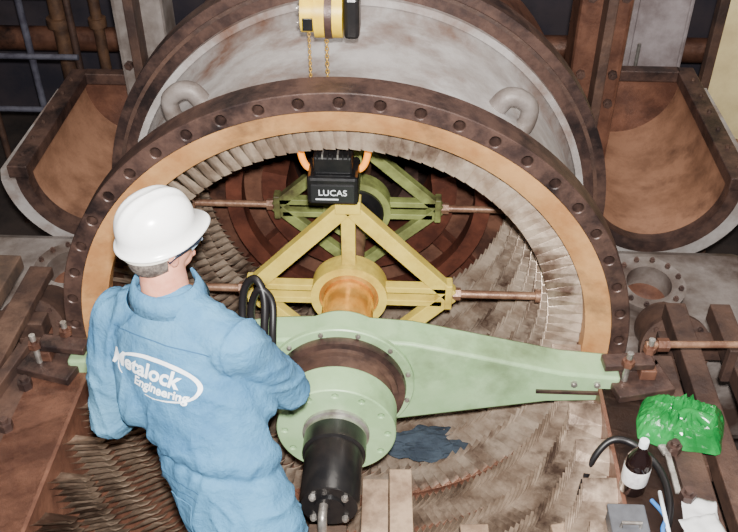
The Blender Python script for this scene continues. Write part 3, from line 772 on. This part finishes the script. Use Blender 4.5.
# hair: close cropped, reaching the nape
E=[(hp(0,-0.018,0.028),(0.082,0.099,0.088),RH),(hp(0,-0.024,-0.030),(0.078,0.090,0.075),RH)]
hair=remesh_blobs('hair',E,0.005,M_hair,2)
b3=bmesh.new();b3.from_mesh(hair.data)
RI=RH.transposed()
dl=[]
for f in b3.faces:
    q=RI@(f.calc_center_median()-HD)
    if q.z<-0.082 or q.y>0.045-1.1*max(0,-q.z) or (abs(q.x)>0.06 and -0.03<q.y<0.02 and q.z<0.012): dl.append(f)
bmesh.ops.delete(b3,geom=dl,context='FACES');b3.to_mesh(hair.data);b3.free()
sd=hair.modifiers.new('sol','SOLIDIFY');sd.thickness=0.006;WP.append(hair)
M_gl=mat('glasses_frame',(26,30,40),None,rough=0.25)
for s in(-1,1):
    WP.append(sweep('glasses_arm_%s'%('l' if s<0 else 'r'),[hp(s*0.062,0.100,-0.002),hp(s*0.082,0.075,-0.002),hp(s*0.091,0.0,-0.004),hp(s*0.088,-0.03,-0.016)],0.005,M_gl,8,smoothpath=4))
    V=[hp(s*(0.03+0.027*math.cos(t)*1.05),0.110-0.25*max(0,(0.027*math.cos(t)))*0.9,-0.002+0.02*math.sin(t)) for t in [2*pi*i/24 for i in range(24)]]
    WP.append(mk('glasses_lens_%s'%('l' if s<0 else 'r'),V,[tuple(range(24))],mat('lens_tint',(150,170,190),None,rough=0.08)))
    WP.append(mk('glasses_side_shield_%s'%('l' if s<0 else 'r'),[hp(s*0.060,0.104,0.012),hp(s*0.060,0.104,-0.02),hp(s*0.086,0.050,-0.018),hp(s*0.086,0.050,0.006)],[(0,1,2,3)],MATS['lens_tint']))
WP.append(sweep('glasses_bridge',[hp(-0.062,0.100,0.014),hp(-0.03,0.113,0.018),hp(0,0.116,0.014),hp(0.03,0.113,0.018),hp(0.062,0.100,0.014)],0.0035,M_gl,8,smoothpath=4))
# hard hat
hc=(0,-0.004,0.066)
HA,HB=0.102,0.120
V=[];F=[];n=64
prof=[]
for i in range(15):
    t=i/14*pi/2; prof.append((math.cos(t)**0.82 if i<14 else 0.0,math.sin(t)))
full=[(1.0,-0.30,0)]+[(r,z,0) for r,z in prof]
rowsH=[]
for (r,z,_) in full:
    row=[]
    for k in range(n):
        a=2*pi*k/n
        x=r*HA*math.cos(a);y=r*HB*math.sin(a)
        zz=z*0.100
        rid=0
        if z>0.2: rid=0.0055*(math.exp(-(x/0.012)**2)+0.7*math.exp(-((abs(x)-0.040)/0.008)**2))*min(1,(z-0.2)*3)
        row.append(hp(hc[0]+x,hc[1]+y,hc[2]+zz+rid))
    rowsH.append(row)
brim=[]
for (dr,dz) in((0.0,-0.034),(0.010,-0.040),(0.014,-0.044),(0.010,-0.048),(-0.006,-0.044),(-0.008,-0.02)):
    row=[]
    for k in range(n):
        a=2*pi*k/n
        pk=0.036*max(0,math.sin(a))**2.5
        row.append(hp(hc[0]+(HA+dr)*math.cos(a),hc[1]+(HB+dr+(pk if dr>0.005 else 0))*math.sin(a),hc[2]+dz-(0.012*max(0,math.sin(a))**3 if dr>0.005 else 0)))
    brim.append(row)
allr=brim[::-1]+rowsH[1:]
V=[p for r in allr for p in r]
for i in range(len(allr)-1):
    for k in range(n):
        k2=(k+1)%n;F.append((i*n+k,i*n+k2,(i+1)*n+k2,(i+1)*n+k))
o=mk('hard_hat',V,F,M_hat,smooth=True);WP.append(o)
V=[hp(hc[0]+0.092*math.cos(t),hc[1]-0.006+0.113*math.sin(t),hc[2]-z) for z in(0.03,0.070) for t in [2*pi*k/48 for k in range(48)]]
WP.append(mk('hat_headband',V,[(k,(k+1)%48,48+(k+1)%48,48+k) for k in range(48)],mat('headband_grey',(206,200,188),None,rough=0.7),smooth=True))
def hand(nm,wr,dirv,palmn,side):
    wr=Vector(wr);d=Vector(dirv).normalized();pn=Vector(palmn).normalized();sv=d.cross(pn).normalized()*side
    R=Matrix((sv,d,pn)).transposed()
    E=[(wr+d*0.045,(0.040,0.048,0.016),R),(wr+d*0.07,(0.042,0.03,0.014),R)]
    E+=chainb([(wr-d*0.03,0.028),(wr+d*0.02,0.027)],0.01)
    for k,(o,l) in enumerate(((-0.031,0.034),(-0.011,0.040),(0.010,0.037),(0.030,0.029))):
        p=wr+d*(0.088-abs(o)*0.15)+sv*o
        a=0.5+0.05*k;pts=[(p,0.0098)]
        for seg in range(3):
            dd=d*math.cos(a)+pn*math.sin(a); p=p+dd*l*(1-0.2*seg);pts.append((p,0.0092-0.0008*seg));a+=0.75
        E+=chainb(pts,0.005)
    p=wr+d*0.03-sv*0.034;pts=[(p,0.013)]
    for q in((-0.6,0.6,0.45),(-0.1,0.7,0.7),(0.3,0.5,0.8)):
        p=p+(sv*q[0]+d*q[1]+pn*q[2]).normalized()*0.03;pts.append((p,0.0105))
    E+=chainb(pts,0.006)
    return remesh_blobs(nm,E,0.004,M_glove,2)
WP.append(hand('hand_l',HLt+Vector((0.035,0.03,-0.005)),(0.8,0.6,0.0),(0.6,-0.7,0.3),1))
WP.append(hand('hand_r',HRt+Vector((-0.02,0.045,-0.005)),(-0.5,0.85,0.0),(-0.85,-0.5,0.1),-1))
for Fo,nm in((FL,'boot_l'),(FR,'boot_r')):
    E=[(Fo+fv*0.0+Vector((0,0,0.05)),(0.052,0.07,0.05),RB),(Fo+fv*0.08+Vector((0,0,0.042)),(0.052,0.09,0.042),RB),(Fo+fv*0.15+Vector((0,0,0.038)),(0.05,0.06,0.038),RB)]
    E+=chainb([(Fo+Vector((0,0,0.06)),0.05),(Fo+Vector((0,0,0.16)),0.052)])
    WP.append(remesh_blobs(nm,E,0.008,M_boot,3))
worker=group('worker',WP)
bm.free()

# ------------------------------------------------------------------ lighting
w=bpy.data.worlds.new('world');scene.world=w;w.use_nodes=True
w.node_tree.nodes['Background'].inputs['Color'].default_value=(0.97,0.92,0.95,1);w.node_tree.nodes['Background'].inputs['Strength'].default_value=0.20
def light(nm,typ,loc,energy,color,size=0.1,target=None,**k):
    l=bpy.data.lights.new(nm,typ);l.energy=energy;l.color=color
    if typ=='AREA': l.size=size
    else: l.shadow_soft_size=size
    for a,b in k.items(): setattr(l,a,b)
    o=bpy.data.objects.new(nm,l);scene.collection.objects.link(o);o.location=loc
    if target: o.rotation_euler=(Vector(target)-Vector(loc)).to_track_quat('-Z','Y').to_euler()
    return o
light('camera_flash','SPOT',(0.27,-3.06,3.02),2000,(1,0.97,0.93),0.04,(0.2,0.15,0.05),spot_size=math.radians(78),spot_blend=0.55)
light('shop_lamp','AREA',(0.8,-0.3,5.0),150,(1,0.93,0.84),2.0,(0,0.5,0))
light('shop_lamp.001','AREA',(-3.0,3.5,4.2),22,(1,0.85,0.65),1.2,(-2,3,0))
light('shop_lamp.002','AREA',(2.8,2.4,4.2),40,(1,0.93,0.85),1.0,(2.4,3,0))
print('done')
